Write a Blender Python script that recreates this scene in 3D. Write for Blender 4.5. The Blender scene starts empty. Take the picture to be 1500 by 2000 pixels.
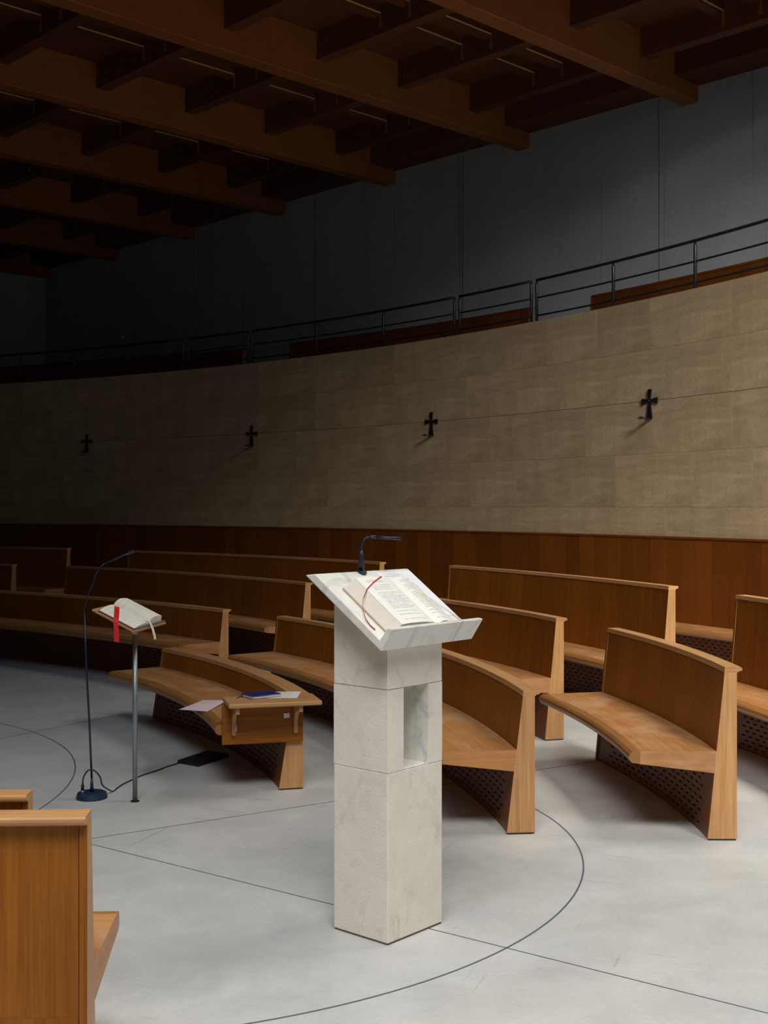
import bpy, bmesh, math, random
from mathutils import Vector, Matrix
random.seed(7)
S = bpy.context.scene
COL = S.collection
D2R = math.pi / 180

# ------------------------------------------------------------------ camera, light, exposure
F_PX, EYE, HORIZON = 2383.0, 1.6, 989.0
cam_d = bpy.data.cameras.new('camera')
cam_d.sensor_fit = 'HORIZONTAL'; cam_d.sensor_width = 36.0
cam_d.lens = 36.0 * F_PX / 1500.0
cam_d.shift_y = -(1000.0 - HORIZON) / 1500.0
cam_d.clip_end = 200
cam = bpy.data.objects.new('camera', cam_d); COL.objects.link(cam)
cam.location = (0, 0, EYE); cam.rotation_euler = (math.pi / 2, 0, 0)
S.camera = cam

world = bpy.data.worlds.new('world'); S.world = world; world.use_nodes = True
bg = world.node_tree.nodes['Background']
bg.inputs[0].default_value = (0.62, 0.74, 1.0, 1); bg.inputs[1].default_value = 0.35

# room axes: A runs along the straight concrete wall (to the right), N points at that wall
AX = Vector((0.6943, -0.7197)); NX = Vector((0.7197, 0.6943))
def an(a, n): return AX * a + NX * n
WALL_N = 13.6

def area(name, loc, aim, sx, sy, power, color, spread):
    l = bpy.data.lights.new(name, 'AREA'); l.shape = 'RECTANGLE'; l.size = sx; l.size_y = sy
    l.energy = power; l.color = color; l.spread = spread * D2R
    o = bpy.data.objects.new(name, l); COL.objects.link(o)
    o.location = loc; o.rotation_euler = (Vector(aim) - Vector(loc)).to_track_quat('-Z', 'Y').to_euler()
    return o
# added area lamps standing in for daylight, in two invented roof openings (both lie behind or above the frame)
OPENING1 = (1.4, 3.5, 10.0, 13.0)     # a, n, size along a, size along n : large unseen opening, shaped to take the added lamps
OPENING2 = (-9.2, 1.6, 3.0, 3.0)    # small unseen opening, added for the blue fill lamp
area('added_light_rear', (0.0, -1.5, 7.9), (0.0, -1.4, 0), 3.0, 3.0, 108, (0.93, 0.975, 1.0), 120)
area('added_light_lectern', (1.5, -1.2, 7.9), (0.9, 0.8, 0), 3.0, 3.0, 140, (1.0, 0.98, 0.935), 92)
area('added_light_floor', (-1.2, 0.0, 7.9), (0.6, 3.4, 0), 3.0, 3.0, 82, (1.0, 0.985, 0.95), 84)
area('added_light_slanted', (5.0, -0.5, 7.9), (5.5, 9.0, 1.0), 2.6, 2.6, 325, (1.0, 0.95, 0.86), 60)
area('added_light_aisle', (4.5, 7.0, 7.4), (4.5, 7.0, 0), 3.0, 3.0, 185, (1.0, 0.96, 0.87), 140)
area('added_light_gallery', (5.5, 8.0, 7.5), (5.2, 13.5, 4.0), 2.0, 2.0, 120, (0.88, 0.96, 1.0), 110)
area('added_light_blue_fill', (-5.2, 7.7, 7.6), (-5.2, 7.7, 0), 3.0, 3.0, 34, (0.25, 0.56, 1.0), 130)  # added blue fill lamp to cool the shadows at left

vs = S.view_settings
vs.view_transform = 'Standard'; vs.look = 'None'; vs.exposure = -0.06; vs.gamma = 1.0
vs.use_curve_mapping = False
S.display_settings.display_device = 'sRGB'

# ------------------------------------------------------------------ materials
def new_mat(name, rough=0.5, spec=0.5):
    m = bpy.data.materials.new(name); m.use_nodes = True
    nt = m.node_tree; b = nt.nodes['Principled BSDF']
    b.inputs['Roughness'].default_value = rough
    b.inputs['Specular IOR Level'].default_value = spec
    return m, nt, b
def N(nt, t, **kw):
    n = nt.nodes.new(t)
    for k, v in kw.items(): setattr(n, k, v)
    return n
def val(sock, v): sock.default_value = v
def mathn(nt, op, a, b=None, c=None, clamp=False):
    n = N(nt, 'ShaderNodeMath', operation=op); n.use_clamp = clamp
    for i, x in enumerate((a, b, c)):
        if x is None: continue
        if isinstance(x, (int, float)): n.inputs[i].default_value = x
        else: nt.links.new(x, n.inputs[i])
    return n.outputs[0]
def mixc(nt, fac, a, b, mode='MIX'):
    n = N(nt, 'ShaderNodeMix', data_type='RGBA', blend_type=mode)
    for i, x in ((0, fac), (6, a), (7, b)):
        if isinstance(x, (int, float)): n.inputs[i].default_value = x
        elif isinstance(x, tuple): n.inputs[i].default_value = (*x, 1) if len(x) == 3 else x
        else: nt.links.new(x, n.inputs[i])
    return n.outputs[2]
def noise(nt, vec, scale, detail=4, rough=0.55, dist=0.0):
    n = N(nt, 'ShaderNodeTexNoise'); nt.links.new(vec, n.inputs['Vector'])
    n.inputs['Scale'].default_value = scale; n.inputs['Detail'].default_value = detail
    n.inputs['Roughness'].default_value = rough; n.inputs['Distortion'].default_value = dist
    return n.outputs['Fac']
def mapping(nt, vec, scale, loc=(0, 0, 0)):
    n = N(nt, 'ShaderNodeMapping'); nt.links.new(vec, n.inputs[0])
    n.inputs['Scale'].default_value = scale; n.inputs['Location'].default_value = loc
    return n.outputs[0]
def ramp(nt, fac, lo, hi):
    n = N(nt, 'ShaderNodeMapRange'); nt.links.new(fac, n.inputs[0])
    n.inputs[1].default_value = lo; n.inputs[2].default_value = hi; n.clamp = True
    return n.outputs[0]
def bump(nt, b, h, strength, dist=0.01):
    n = N(nt, 'ShaderNodeBump'); n.inputs['Strength'].default_value = strength
    n.inputs['Distance'].default_value = dist
    nt.links.new(h, n.inputs['Height']); nt.links.new(n.outputs[0], b.inputs['Normal'])
def obj_rand(nt):
    return N(nt, 'ShaderNodeObjectInfo').outputs['Random']
def tone(nt, col, fac, lo, hi):
    r = N(nt, 'ShaderNodeMapRange'); nt.links.new(fac, r.inputs[0])
    r.inputs[3].default_value = lo; r.inputs[4].default_value = hi
    c = N(nt, 'ShaderNodeCombineXYZ')
    for i in range(3): nt.links.new(r.outputs[0], c.inputs[i])
    return mixc(nt, 1.0, col, c.outputs[0], 'MULTIPLY')

def wood(name, c1, c2, along='u', band=0.0, var=0.1, rough=0.42, spec=0.35, bandvar=0.16, worn=False):
    m, nt, b = new_mat(name, rough, spec)
    uv = N(nt, 'ShaderNodeTexCoord').outputs['UV']
    rnd = obj_rand(nt)
    off = N(nt, 'ShaderNodeVectorMath', operation='ADD'); nt.links.new(uv, off.inputs[0])
    cx = N(nt, 'ShaderNodeCombineXYZ'); r10 = mathn(nt, 'MULTIPLY', rnd, 37.0)
    for i in range(2): nt.links.new(r10, cx.inputs[i])
    nt.links.new(cx.outputs[0], off.inputs[1]); uv2 = off.outputs[0]
    st = (1.6, 45, 1) if along == 'u' else (45, 1.6, 1)
    st2 = (3, 160, 1) if along == 'u' else (160, 3, 1)
    n1 = noise(nt, mapping(nt, uv2, st), 1.0, 5, 0.6, 0.6)
    n2 = noise(nt, mapping(nt, uv2, st2), 1.0, 3, 0.6)
    g = mathn(nt, 'ADD', mathn(nt, 'MULTIPLY', n1, 0.6), mathn(nt, 'MULTIPLY', n2, 0.4))
    f = ramp(nt, g, 0.35, 0.68)
    col = mixc(nt, f, c1, c2)
    blot = noise(nt, mapping(nt, uv2, (1, 1, 1)), 2.2, 3)
    col = tone(nt, col, ramp(nt, blot, 0.3, 0.7), 0.9, 1.08)
    col = tone(nt, col, rnd, 1 - var, 1 + var)
    if band:
        sx = N(nt, 'ShaderNodeSeparateXYZ'); nt.links.new(uv2, sx.inputs[0])
        fl = mathn(nt, 'FLOOR', mathn(nt, 'DIVIDE', sx.outputs[0], band))
        wn = N(nt, 'ShaderNodeTexWhiteNoise', noise_dimensions='1D'); nt.links.new(fl, wn.inputs['W'])
        col = tone(nt, col, wn.outputs['Value'], 1 - bandvar, 1 + bandvar)
    if worn:
        wv = noise(nt, mapping(nt, uv2, (2.2, 3.0, 1)), 1.3, 4, 0.6, 0.5)
        col = mixc(nt, mathn(nt, 'MULTIPLY', ramp(nt, wv, 0.46, 0.68), 0.55), col, (0.56, 0.37, 0.225))
    nt.links.new(col, b.inputs['Base Color'])
    bump(nt, b, g, 0.12, 0.002)
    return m
OAK = (0.60, 0.33, 0.145); OAK_D = (0.39, 0.185, 0.066)
VEN = (0.31, 0.105, 0.010); VEN_D = (0.19, 0.057, 0.004)
M = {}
M['oak_v'] = wood('oak_end_panel', OAK, OAK_D, 'v')
M['oak_u'] = wood('oak_cap', OAK, OAK_D, 'u')
M['seat'] = wood('oak_seat', (0.52, 0.245, 0.088), (0.35, 0.14, 0.042), 'u', worn=True)
M['edge'] = wood('oak_seat_edge', (0.42, 0.19, 0.06), (0.28, 0.11, 0.03), 'u', rough=0.3, spec=0.5)
M['veneer'] = wood('oak_veneer_back', VEN, VEN_D, 'v', band=0.19, var=0.06, bandvar=0.1, spec=0.2)
M['veneer_shaded'] = wood('shaded_gallery_veneer', (0.14, 0.043, 0.007), (0.10, 0.028, 0.004), 'v', band=0.19, spec=0.2)  # veneer copy darkened in colour because the added gallery lamp overlights these pews
M['vent'] = wood('vent_panel_wood', (0.19, 0.068, 0.026), (0.15, 0.05, 0.018), 'v')
M['plank'] = wood('wainscot_plank', (0.19, 0.058, 0.007), (0.145, 0.040, 0.005), 'v', var=0.2, spec=0.2)
M['beam'] = wood('beam_timber', (0.31, 0.11, 0.03), (0.235, 0.075, 0.018), 'u', rough=0.6)
M['deck'] = wood('ceiling_board', (0.13, 0.042, 0.014), (0.10, 0.030, 0.010), 'u', var=0.2, rough=0.7)
M['light_leak'] = wood('light_leak_strip', (0.62, 0.42, 0.18), (0.55, 0.36, 0.15), 'u', rough=0.6)  # pale colour imitates light leaking through gaps in the roof

def plain(name, c, rough=0.5, metal=0.0, spec=0.5):
    m, nt, b = new_mat(name, rough, spec)
    n = noise(nt, N(nt, 'ShaderNodeTexCoord').outputs['Object'], 40, 3)
    col = mixc(nt, n, tuple(x * 0.92 for x in c), tuple(min(1, x * 1.06) for x in c))
    nt.links.new(col, b.inputs['Base Color']); b.inputs['Metallic'].default_value = metal
    return m
M['black'] = plain('black_plinth', (0.012, 0.011, 0.012), 0.6)
M['navy'] = plain('blue_black_plastic', (0.008, 0.016, 0.04), 0.38)
M['basemetal'] = plain('blue_black_enamel', (0.012, 0.03, 0.065), 0.45)
M['rail'] = plain('dark_steel_rail', (0.05, 0.052, 0.06), 0.4, 0.6)
M['railblk'] = plain('black_handrail', (0.02, 0.019, 0.021), 0.5, 0.2)
M['steel'] = plain('galvanised_steel', (0.30, 0.34, 0.37), 0.42, 0.7)
M['cross'] = plain('dark_bronze', (0.018, 0.014, 0.022), 0.45, 0.4)
M['brass'] = plain('brass', (0.7, 0.5, 0.2), 0.3, 1.0)
M['red'] = plain('red_ribbon', (0.62, 0.012, 0.012), 0.5)
M['darkred'] = plain('dark_red_ribbon', (0.42, 0.02, 0.02), 0.5)
M['cream'] = plain('cream_ribbon', (0.72, 0.66, 0.5), 0.5)
M['cover'] = plain('dark_red_cover', (0.10, 0.012, 0.012), 0.5)
M['cream_cover'] = plain('cream_cover', (0.55, 0.42, 0.30), 0.6)
M['blue'] = plain('blue_cover', (0.006, 0.02, 0.16), 0.45)
M['pagecut'] = plain('page_edges', (0.80, 0.74, 0.66), 0.8, spec=0.2)
M['white'] = plain('white_tag', (0.75, 0.75, 0.72), 0.6)
M['joint'] = plain('dark_floor_joint', (0.09, 0.115, 0.14), 0.8)
M['mortar'] = plain('mortar_line', (0.16, 0.13, 0.10), 0.9)
M['opaque_lid'] = plain('opaque_lid_grey', (0.2, 0.2, 0.2), 0.5)
M['rubble'] = plain('wall_core', (0.20, 0.17, 0.14), 0.9)

def paper(name, c, lines, m0, m1, strength=0.75, gray=0.25, tmin=0.06, tmax=0.94):
    """flat print: rows of words laid out on the sheet's own UVs"""
    m, nt, b = new_mat(name, 0.75, 0.2)
    uv = N(nt, 'ShaderNodeTexCoord').outputs['UV']
    sx = N(nt, 'ShaderNodeSeparateXYZ'); nt.links.new(uv, sx.inputs[0])
    u, v = sx.outputs[0], sx.outputs[1]
    lv = mathn(nt, 'MULTIPLY', v, float(lines))
    row = mathn(nt, 'FLOOR', lv); fr = mathn(nt, 'FRACT', lv)
    inrow = mathn(nt, 'MULTIPLY', mathn(nt, 'GREATER_THAN', fr, 0.3), mathn(nt, 'LESS_THAN', fr, 0.75))
    c2 = N(nt, 'ShaderNodeCombineXYZ'); nt.links.new(mathn(nt, 'MULTIPLY', u, 55.0), c2.inputs[0]); nt.links.new(mathn(nt, 'MULTIPLY', row, 7.3), c2.inputs[1])
    wd = noise(nt, c2.outputs[0], 1.0, 2)
    words = ramp(nt, wd, 0.40, 0.46)
    wn = N(nt, 'ShaderNodeTexWhiteNoise', noise_dimensions='1D'); nt.links.new(row, wn.inputs['W'])
    right = mathn(nt, 'ADD', mathn(nt, 'MULTIPLY', wn.outputs['Value'], (m1 - m0) * 0.45), m0 + (m1 - m0) * 0.55)
    mask = mathn(nt, 'MULTIPLY', mathn(nt, 'GREATER_THAN', u, m0), mathn(nt, 'LESS_THAN', u, right))
    mask = mathn(nt, 'MULTIPLY', mask, mathn(nt, 'MULTIPLY', mathn(nt, 'GREATER_THAN', v, tmin), mathn(nt, 'LESS_THAN', v, tmax)))
    skip = mathn(nt, 'GREATER_THAN', mathn(nt, 'FRACT', mathn(nt, 'MULTIPLY', wn.outputs['Value'], 7.7)), 0.14)
    f = mathn(nt, 'MULTIPLY', mathn(nt, 'MULTIPLY', inrow, words), mathn(nt, 'MULTIPLY', mask, skip))
    f = mathn(nt, 'MULTIPLY', f, strength)
    nt.links.new(mixc(nt, f, c, (gray, gray, gray)), b.inputs['Base Color'])
    return m
M['print_a'] = paper('printed_page', (0.86, 0.85, 0.81), 30, 0.16, 0.84, 0.6, 0.3)
M['print_b'] = paper('printed_bible_page', (0.84, 0.81, 0.74), 30, 0.1, 0.9, 0.5, 0.4)
M['sheet'] = paper('printed_sheet', (0.84, 0.86, 0.9), 24, 0.12, 0.8, 0.6, 0.3)
M['pink'] = paper('pink_leaflet', (0.72, 0.55, 0.58), 20, 0.1, 0.9, 0.35, 0.4)
M['leaf'] = paper('grey_printed_leaflet', (0.70, 0.69, 0.66), 18, 0.08, 0.92, 0.5, 0.3)
M['tag'] = paper('small_label', (0.75, 0.75, 0.72), 3, 0.2, 0.8, 0.9, 0.05)

def limestone():
    m, nt, b = new_mat('limestone', 0.85, 0.2)
    uv = N(nt, 'ShaderNodeTexCoord').outputs['UV']; ob = N(nt, 'ShaderNodeTexCoord').outputs['Object']
    n1 = noise(nt, mapping(nt, uv, (0.8, 4.5, 1)), 1.1, 7, 0.62, 1.4)
    n2 = noise(nt, uv, 28, 5, 0.7)
    n3 = noise(nt, mapping(nt, uv, (5, 0.35, 1)), 1.0, 3)
    col = mixc(nt, ramp(nt, n1, 0.3, 0.7), (0.365, 0.268, 0.158), (0.52, 0.395, 0.255))
    col = tone(nt, col, ramp(nt, n2, 0.3, 0.7), 0.88, 1.1)
    col = tone(nt, col, ramp(nt, n3, 0.35, 0.65), 0.93, 1.05)
    col = tone(nt, col, obj_rand(nt), 0.93, 1.06)
    nt.links.new(col, b.inputs['Base Color']); bump(nt, b, n2, 0.25, 0.006)
    return m
M['stone'] = limestone()
def concrete_wall():
    m, nt, b = new_mat('cast_concrete', 0.85, 0.2)
    uv = N(nt, 'ShaderNodeTexCoord').outputs['UV']
    n1 = noise(nt, uv, 0.7, 6, 0.6, 0.3); n2 = noise(nt, mapping(nt, uv, (2.2, 0.16, 1)), 1.0, 5, 0.6)
    n3 = noise(nt, uv, 14, 4); n4 = noise(nt, mapping(nt, uv, (7, 0.10, 1), (3, 5, 0)), 1.0, 3)
    col = mixc(nt, ramp(nt, n1, 0.3, 0.7), (0.345, 0.375, 0.40), (0.435, 0.455, 0.465))
    col = tone(nt, col, ramp(nt, n2, 0.3, 0.7), 0.95, 1.04)
    col = tone(nt, col, ramp(nt, n3, 0.3, 0.7), 0.93, 1.05)
    st = mathn(nt, 'SUBTRACT', 1.0, mathn(nt, 'MULTIPLY', ramp(nt, n4, 0.64, 0.74), 0.32))
    c = N(nt, 'ShaderNodeCombineXYZ')
    for i in range(3): nt.links.new(st, c.inputs[i])
    col = mixc(nt, 1.0, col, c.outputs[0], 'MULTIPLY')
    nt.links.new(col, b.inputs['Base Color']); bump(nt, b, n3, 0.15, 0.006)
    return m
M['concrete'] = concrete_wall()
def floor_mat():
    m, nt, b = new_mat('polished_concrete_floor', 0.5, 0.4)
    ob = N(nt, 'ShaderNodeTexCoord').outputs['Object']
    n1 = noise(nt, ob, 0.55, 7, 0.6, 0.5); n2 = noise(nt, ob, 3.5, 6, 0.65, 0.4); n3 = noise(nt, ob, 60, 3)
    col = mixc(nt, ramp(nt, n1, 0.32, 0.68), (0.475, 0.49, 0.50), (0.60, 0.59, 0.565))
    col = tone(nt, col, ramp(nt, n2, 0.3, 0.7), 0.87, 1.06)
    col = tone(nt, col, ramp(nt, n3, 0.3, 0.7), 0.95, 1.04)
    # scuffs: short thin scratches in two directions
    for sc, loc in (((1.3, 26, 1), (0, 0, 0)), ((20, 1.1, 1), (4, 9, 0))):
        rot = N(nt, 'ShaderNodeMapping'); nt.links.new(ob, rot.inputs[0]); rot.inputs['Rotation'].default_value = (0, 0, 0.35)
        s = noise(nt, mapping(nt, rot.outputs[0], sc, loc), 1.5, 2, 0.5, 0.2)
        k = mathn(nt, 'MULTIPLY', ramp(nt, s, 0.70, 0.74), ramp(nt, n1, 0.45, 0.6))
        col = mixc(nt, mathn(nt, 'MULTIPLY', k, 0.45), col, (0.30, 0.29, 0.28))
    nt.links.new(col, b.inputs['Base Color'])
    rr = N(nt, 'ShaderNodeMapRange'); nt.links.new(n2, rr.inputs[0]); rr.inputs[3].default_value = 0.45; rr.inputs[4].default_value = 0.62
    nt.links.new(rr.outputs[0], b.inputs['Roughness'])
    bump(nt, b, n2, 0.04, 0.004)
    return m
M['floor'] = floor_mat()
def marble(name, base, vein, amt, rough, bumpy):
    m, nt, b = new_mat(name, rough, 0.45)
    ob = N(nt, 'ShaderNodeTexCoord').outputs['Object']
    n1 = noise(nt, mapping(nt, ob, (1, 1, 0.55), (2.3, 1.1, 0.4)), 2.6, 6, 0.55, 1.6)
    v = mathn(nt, 'ABSOLUTE', mathn(nt, 'SUBTRACT', n1, 0.5))
    vf = mathn(nt, 'SUBTRACT', 1.0, ramp(nt, v, 0.0, 0.035))
    n2 = noise(nt, ob, 3.5, 4)
    vf = mathn(nt, 'MULTIPLY', vf, ramp(nt, n2, 0.42, 0.62))
    col = mixc(nt, mathn(nt, 'MULTIPLY', vf, amt), base, vein)
    n3 = noise(nt, ob, 9, 5, 0.7)
    col = tone(nt, col, ramp(nt, n3, 0.3, 0.7), 0.93, 1.03)
    if bumpy:
        n4 = noise(nt, ob, 170, 3, 0.7)
        col = tone(nt, col, ramp(nt, n4, 0.3, 0.7), 0.92, 1.04)
        bump(nt, b, n4, 0.5, 0.004)
    nt.links.new(col, b.inputs['Base Color'])
    return m
def slab_marble():
    m = marble('veined_white_marble', (0.82, 0.80, 0.75), (0.44, 0.44, 0.43), 0.6, 0.3, False)
    nt = m.node_tree; b = nt.nodes['Principled BSDF']; src = b.inputs['Base Color'].links[0].from_socket
    ob = N(nt, 'ShaderNodeTexCoord').outputs['Object']
    d = N(nt, 'ShaderNodeVectorMath', operation='DOT_PRODUCT'); nt.links.new(ob, d.inputs[0]); d.inputs[1].default_value = (0.659, 0.752, 0)
    w = mathn(nt, 'ADD', d.outputs['Value'], mathn(nt, 'MULTIPLY', mathn(nt, 'SUBTRACT', noise(nt, ob, 6, 4), 0.5), 0.03))
    col = src
    for p0, wd, st in ((-0.115, 0.022, 0.34), (-0.05, 0.012, 0.15), (0.118, 0.006, 0.4), (0.145, 0.014, 0.42)):
        k = mathn(nt, 'SUBTRACT', 1.0, ramp(nt, mathn(nt, 'ABSOLUTE', mathn(nt, 'SUBTRACT', w, p0)), wd * 0.3, wd))
        k = mathn(nt, 'MULTIPLY', mathn(nt, 'MULTIPLY', k, st), ramp(nt, noise(nt, ob, 9, 3), 0.3, 0.55))
        col = mixc(nt, k, col, (0.36, 0.36, 0.35))
    nt.links.new(col, b.inputs['Base Color']); return m
M['slab'] = slab_marble()
M['marble'] = marble('white_marble', (0.82, 0.80, 0.75), (0.44, 0.44, 0.43), 0.75, 0.3, False)
M['hammered'] = marble('bush_hammered_marble', (0.85, 0.79, 0.70), (0.5, 0.46, 0.42), 0.4, 0.75, True)

# ------------------------------------------------------------------ mesh helpers
class MB:
    def __init__(s): s.v = []; s.f = []; s.uv = []
    def add(s, pts, faces, uvs=None):
        b = len(s.v); s.v += [tuple(p) for p in pts]
        for k, f in enumerate(faces):
            s.f.append([b + i for i in f])
            if uvs: s.uv.append(uvs[k])
            else:
                p = [Vector(pts[i]) for i in f]
                n = (p[1] - p[0]).cross(p[2] - p[0])
                if n.length < 1e-12: n = Vector((0, 0, 1))
                n.normalize()
                if abs(n.z) > 0.8: s.uv.append([(q.x, q.y) for q in p])
                else:
                    t = Vector((-n.y, n.x, 0)).normalized(); s.uv.append([(q.dot(t), q.z) for q in p])
    def box(s, o, ex, ey, ez, lx, ly, lz, grain=0):
        """o = corner; ex, ey, ez unit axes; uv runs u along 'grain' axis"""
        o, ex, ey, ez = map(Vector, (o, ex, ey, ez))
        P = [o + ex * (lx * i) + ey * (ly * j) + ez * (lz * k) for k in (0, 1) for j in (0, 1) for i in (0, 1)]
        L = [(lx * i, ly * j, lz * k) for k in (0, 1) for j in (0, 1) for i in (0, 1)]
        fs = [(0, 2, 3, 1), (4, 5, 7, 6), (0, 1, 5, 4), (2, 6, 7, 3), (0, 4, 6, 2), (1, 3, 7, 5)]
        ax = [2, 2, 1, 1, 0, 0]; uvs = []
        for f, a in zip(fs, ax):
            o2 = [x for x in (0, 1, 2) if x != a]
            if grain in o2: o2 = [grain] + [x for x in o2 if x != grain]
            uvs.append([(L[i][o2[0]], L[i][o2[1]]) for i in f])
        s.add(P, fs, uvs)
    def sweep(s, c, R, a0, a1, prof, seg=0.07, cap=True, bottom_open=False):
        """closed profile [(inward offset, z)] swept about c; angles in degrees"""
        n = max(1, int(abs(a1 - a0) * D2R * R / seg)); m = len(prof)
        per = [0.0]
        for i in range(m):
            q, r = prof[i], prof[(i + 1) % m]; per.append(per[-1] + math.hypot(q[0] - r[0], q[1] - r[1]))
        pts = []
        for k in range(n + 1):
            a = (a0 + (a1 - a0) * k / n) * D2R; ca, sa = math.cos(a), math.sin(a)
            pts += [(c[0] + (R - p[0]) * ca, c[1] + (R - p[0]) * sa, p[1]) for p in prof]
        fs, uvs = [], []
        arc = abs(a1 - a0) * D2R * R
        for k in range(n):
            for i in range(m):
                j = (i + 1) % m
                fs.append((k * m + i, k * m + j, (k + 1) * m + j, (k + 1) * m + i))
                u0, u1 = arc * k / n, arc * (k + 1) / n
                uvs.append([(u0, per[i]), (u0, per[i + 1]), (u1, per[i + 1]), (u1, per[i])])
        if cap:
            fs.append(tuple(range(m - 1, -1, -1))); uvs.append([prof[i] for i in range(m - 1, -1, -1)])
            fs.append(tuple(n * m + i for i in range(m))); uvs.append([prof[i] for i in range(m)])
        s.add(pts, fs, uvs)
    def prism(s, poly, o, ex, ey, ez, depth):
        """polygon in the ex/ey plane extruded along ez"""
        o, ex, ey, ez = map(Vector, (o, ex, ey, ez)); m = len(poly)
        pts = [o + ex * p[0] + ey * p[1] for p in poly] + [o + ex * p[0] + ey * p[1] + ez * depth for p in poly]
        fs = [tuple(range(m)), tuple(range(2 * m - 1, m - 1, -1))]
        uvs = [[poly[i] for i in range(m)], [poly[i] for i in range(m - 1, -1, -1)]]
        d = 0
        for i in range(m):
            j = (i + 1) % m; l = math.hypot(poly[i][0] - poly[j][0], poly[i][1] - poly[j][1])
            fs.append((j, i, m + i, m + j)); uvs.append([(depth * 0, d + l), (0, d), (depth, d), (depth, d + l)]); d += l
        s.add(pts, fs, uvs)
    def tube(s, pts, rad, n=10, close=True):
        pts = [Vector(p) for p in pts]; rad = rad if isinstance(rad, (list, tuple)) else [rad] * len(pts)
        base = len(s.v); ref = None
        for k, p in enumerate(pts):
            t = (pts[min(k + 1, len(pts) - 1)] - pts[max(k - 1, 0)]).normalized()
            if ref is None:
                ref = Vector((1, 0, 0)) if abs(t.x) < 0.8 else Vector((0, 1, 0))
            x = (ref - t * ref.dot(t)).normalized(); ref = x; y = t.cross(x)
            for i in range(n):
                a = 2 * math.pi * i / n; s.v.append(tuple(p + (x * math.cos(a) + y * math.sin(a)) * rad[k]))
        for k in range(len(pts) - 1):
            for i in range(n):
                j = (i + 1) % n
                s.f.append([base + k * n + i, base + k * n + j, base + (k + 1) * n + j, base + (k + 1) * n + i])
                s.uv.append([(k, i / n), (k, (i + 1) / n), (k + 1, (i + 1) / n), (k + 1, i / n)])
        if close:
            s.f.append([base + i for i in range(n - 1, -1, -1)]); s.uv.append([(0, 0)] * n)
            e = base + (len(pts) - 1) * n
            s.f.append([e + i for i in range(n)]); s.uv.append([(0, 0)] * n)
    def strip(s, pts, w, side, thick=0.0012):
        """a thin ribbon through pts, 'side' is its width direction(s)"""
        pts = [Vector(p) for p in pts]; m = len(pts)
        sd = [Vector(x).normalized() for x in (side if isinstance(side, list) else [side] * m)]
        P = []
        for k, p in enumerate(pts):
            t = (pts[min(k + 1, m - 1)] - pts[max(k - 1, 0)]).normalized(); nn = t.cross(sd[k]).normalized()
            P += [p - sd[k] * w / 2, p + sd[k] * w / 2, p + sd[k] * w / 2 + nn * thick, p - sd[k] * w / 2 + nn * thick]
        fs = []
        for k in range(m - 1):
            for i in range(4):
                j = (i + 1) % 4; fs.append((k * 4 + i, k * 4 + j, k * 4 + 4 + j, k * 4 + 4 + i))
        fs += [(3, 2, 1, 0), tuple((m - 1) * 4 + i for i in range(4))]
        s.add(P, fs)
    def build(s, name, mat, parent=None, smooth=False, bevel=0.0, seg=2, fix=True):
        xs = list(zip(*s.v))
        if parent is not None:
            org = Vector((0, 0, 0)); q = parent
            while q is not None: org += q.location; q = q.parent
            loc = Vector((0, 0, 0))
        else:
            org = Vector(((min(xs[0]) + max(xs[0])) / 2, (min(xs[1]) + max(xs[1])) / 2, min(xs[2]))); loc = org
        me = bpy.data.meshes.new(name)
        me.from_pydata([(x - org.x, y - org.y, z - org.z) for x, y, z in s.v], [], s.f)
        ul = me.uv_layers.new(name='UVMap'); k = 0
        for f in s.uv:
            for q in f: ul.data[k].uv = (q[0], q[1]); k += 1
        if fix:
            bm = bmesh.new(); bm.from_mesh(me); bmesh.ops.recalc_face_normals(bm, faces=bm.faces); bm.to_mesh(me); bm.free()
        me.materials.append(mat)
        if smooth:
            for p in me.polygons: p.use_smooth = True
        o = bpy.data.objects.new(name, me); COL.objects.link(o); o.location = loc
        if parent is not None: o.parent = parent
        if bevel:
            b = o.modifiers.new('bevel', 'BEVEL'); b.width = bevel; b.segments = seg; b.limit_method = 'ANGLE'; b.angle_limit = 0.6
        return o
def tag(o, label, cat, group=None, kind=None):
    o['label'] = label; o['category'] = cat
    if group: o['group'] = group
    if kind: o['kind'] = kind
    return o
def thing(name, loc, label, cat, group=None, kind=None):
    o = bpy.data.objects.new(name, None); COL.objects.link(o); o.location = loc; o.empty_display_size = 0.1
    return tag(o, label, cat, group, kind)
def share(src, name, parent, mat4=None):
    o = bpy.data.objects.new(name, src.data); COL.objects.link(o); o.parent = parent
    return o
V3 = lambda p, z=0.0: Vector((p[0], p[1], z))
A3 = V3(AX); N3 = V3(NX); UP = Vector((0, 0, 1))

# ------------------------------------------------------------------ the room shell
WC = (-16.11, 1.93); WR = 21.74           # curved stone wall: centre and inner radius
A_L, A_R, N_B = -25.1, 8.0, -7.5          # room extents along A and back along N
ZC = 7.30                                  # ceiling deck

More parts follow.
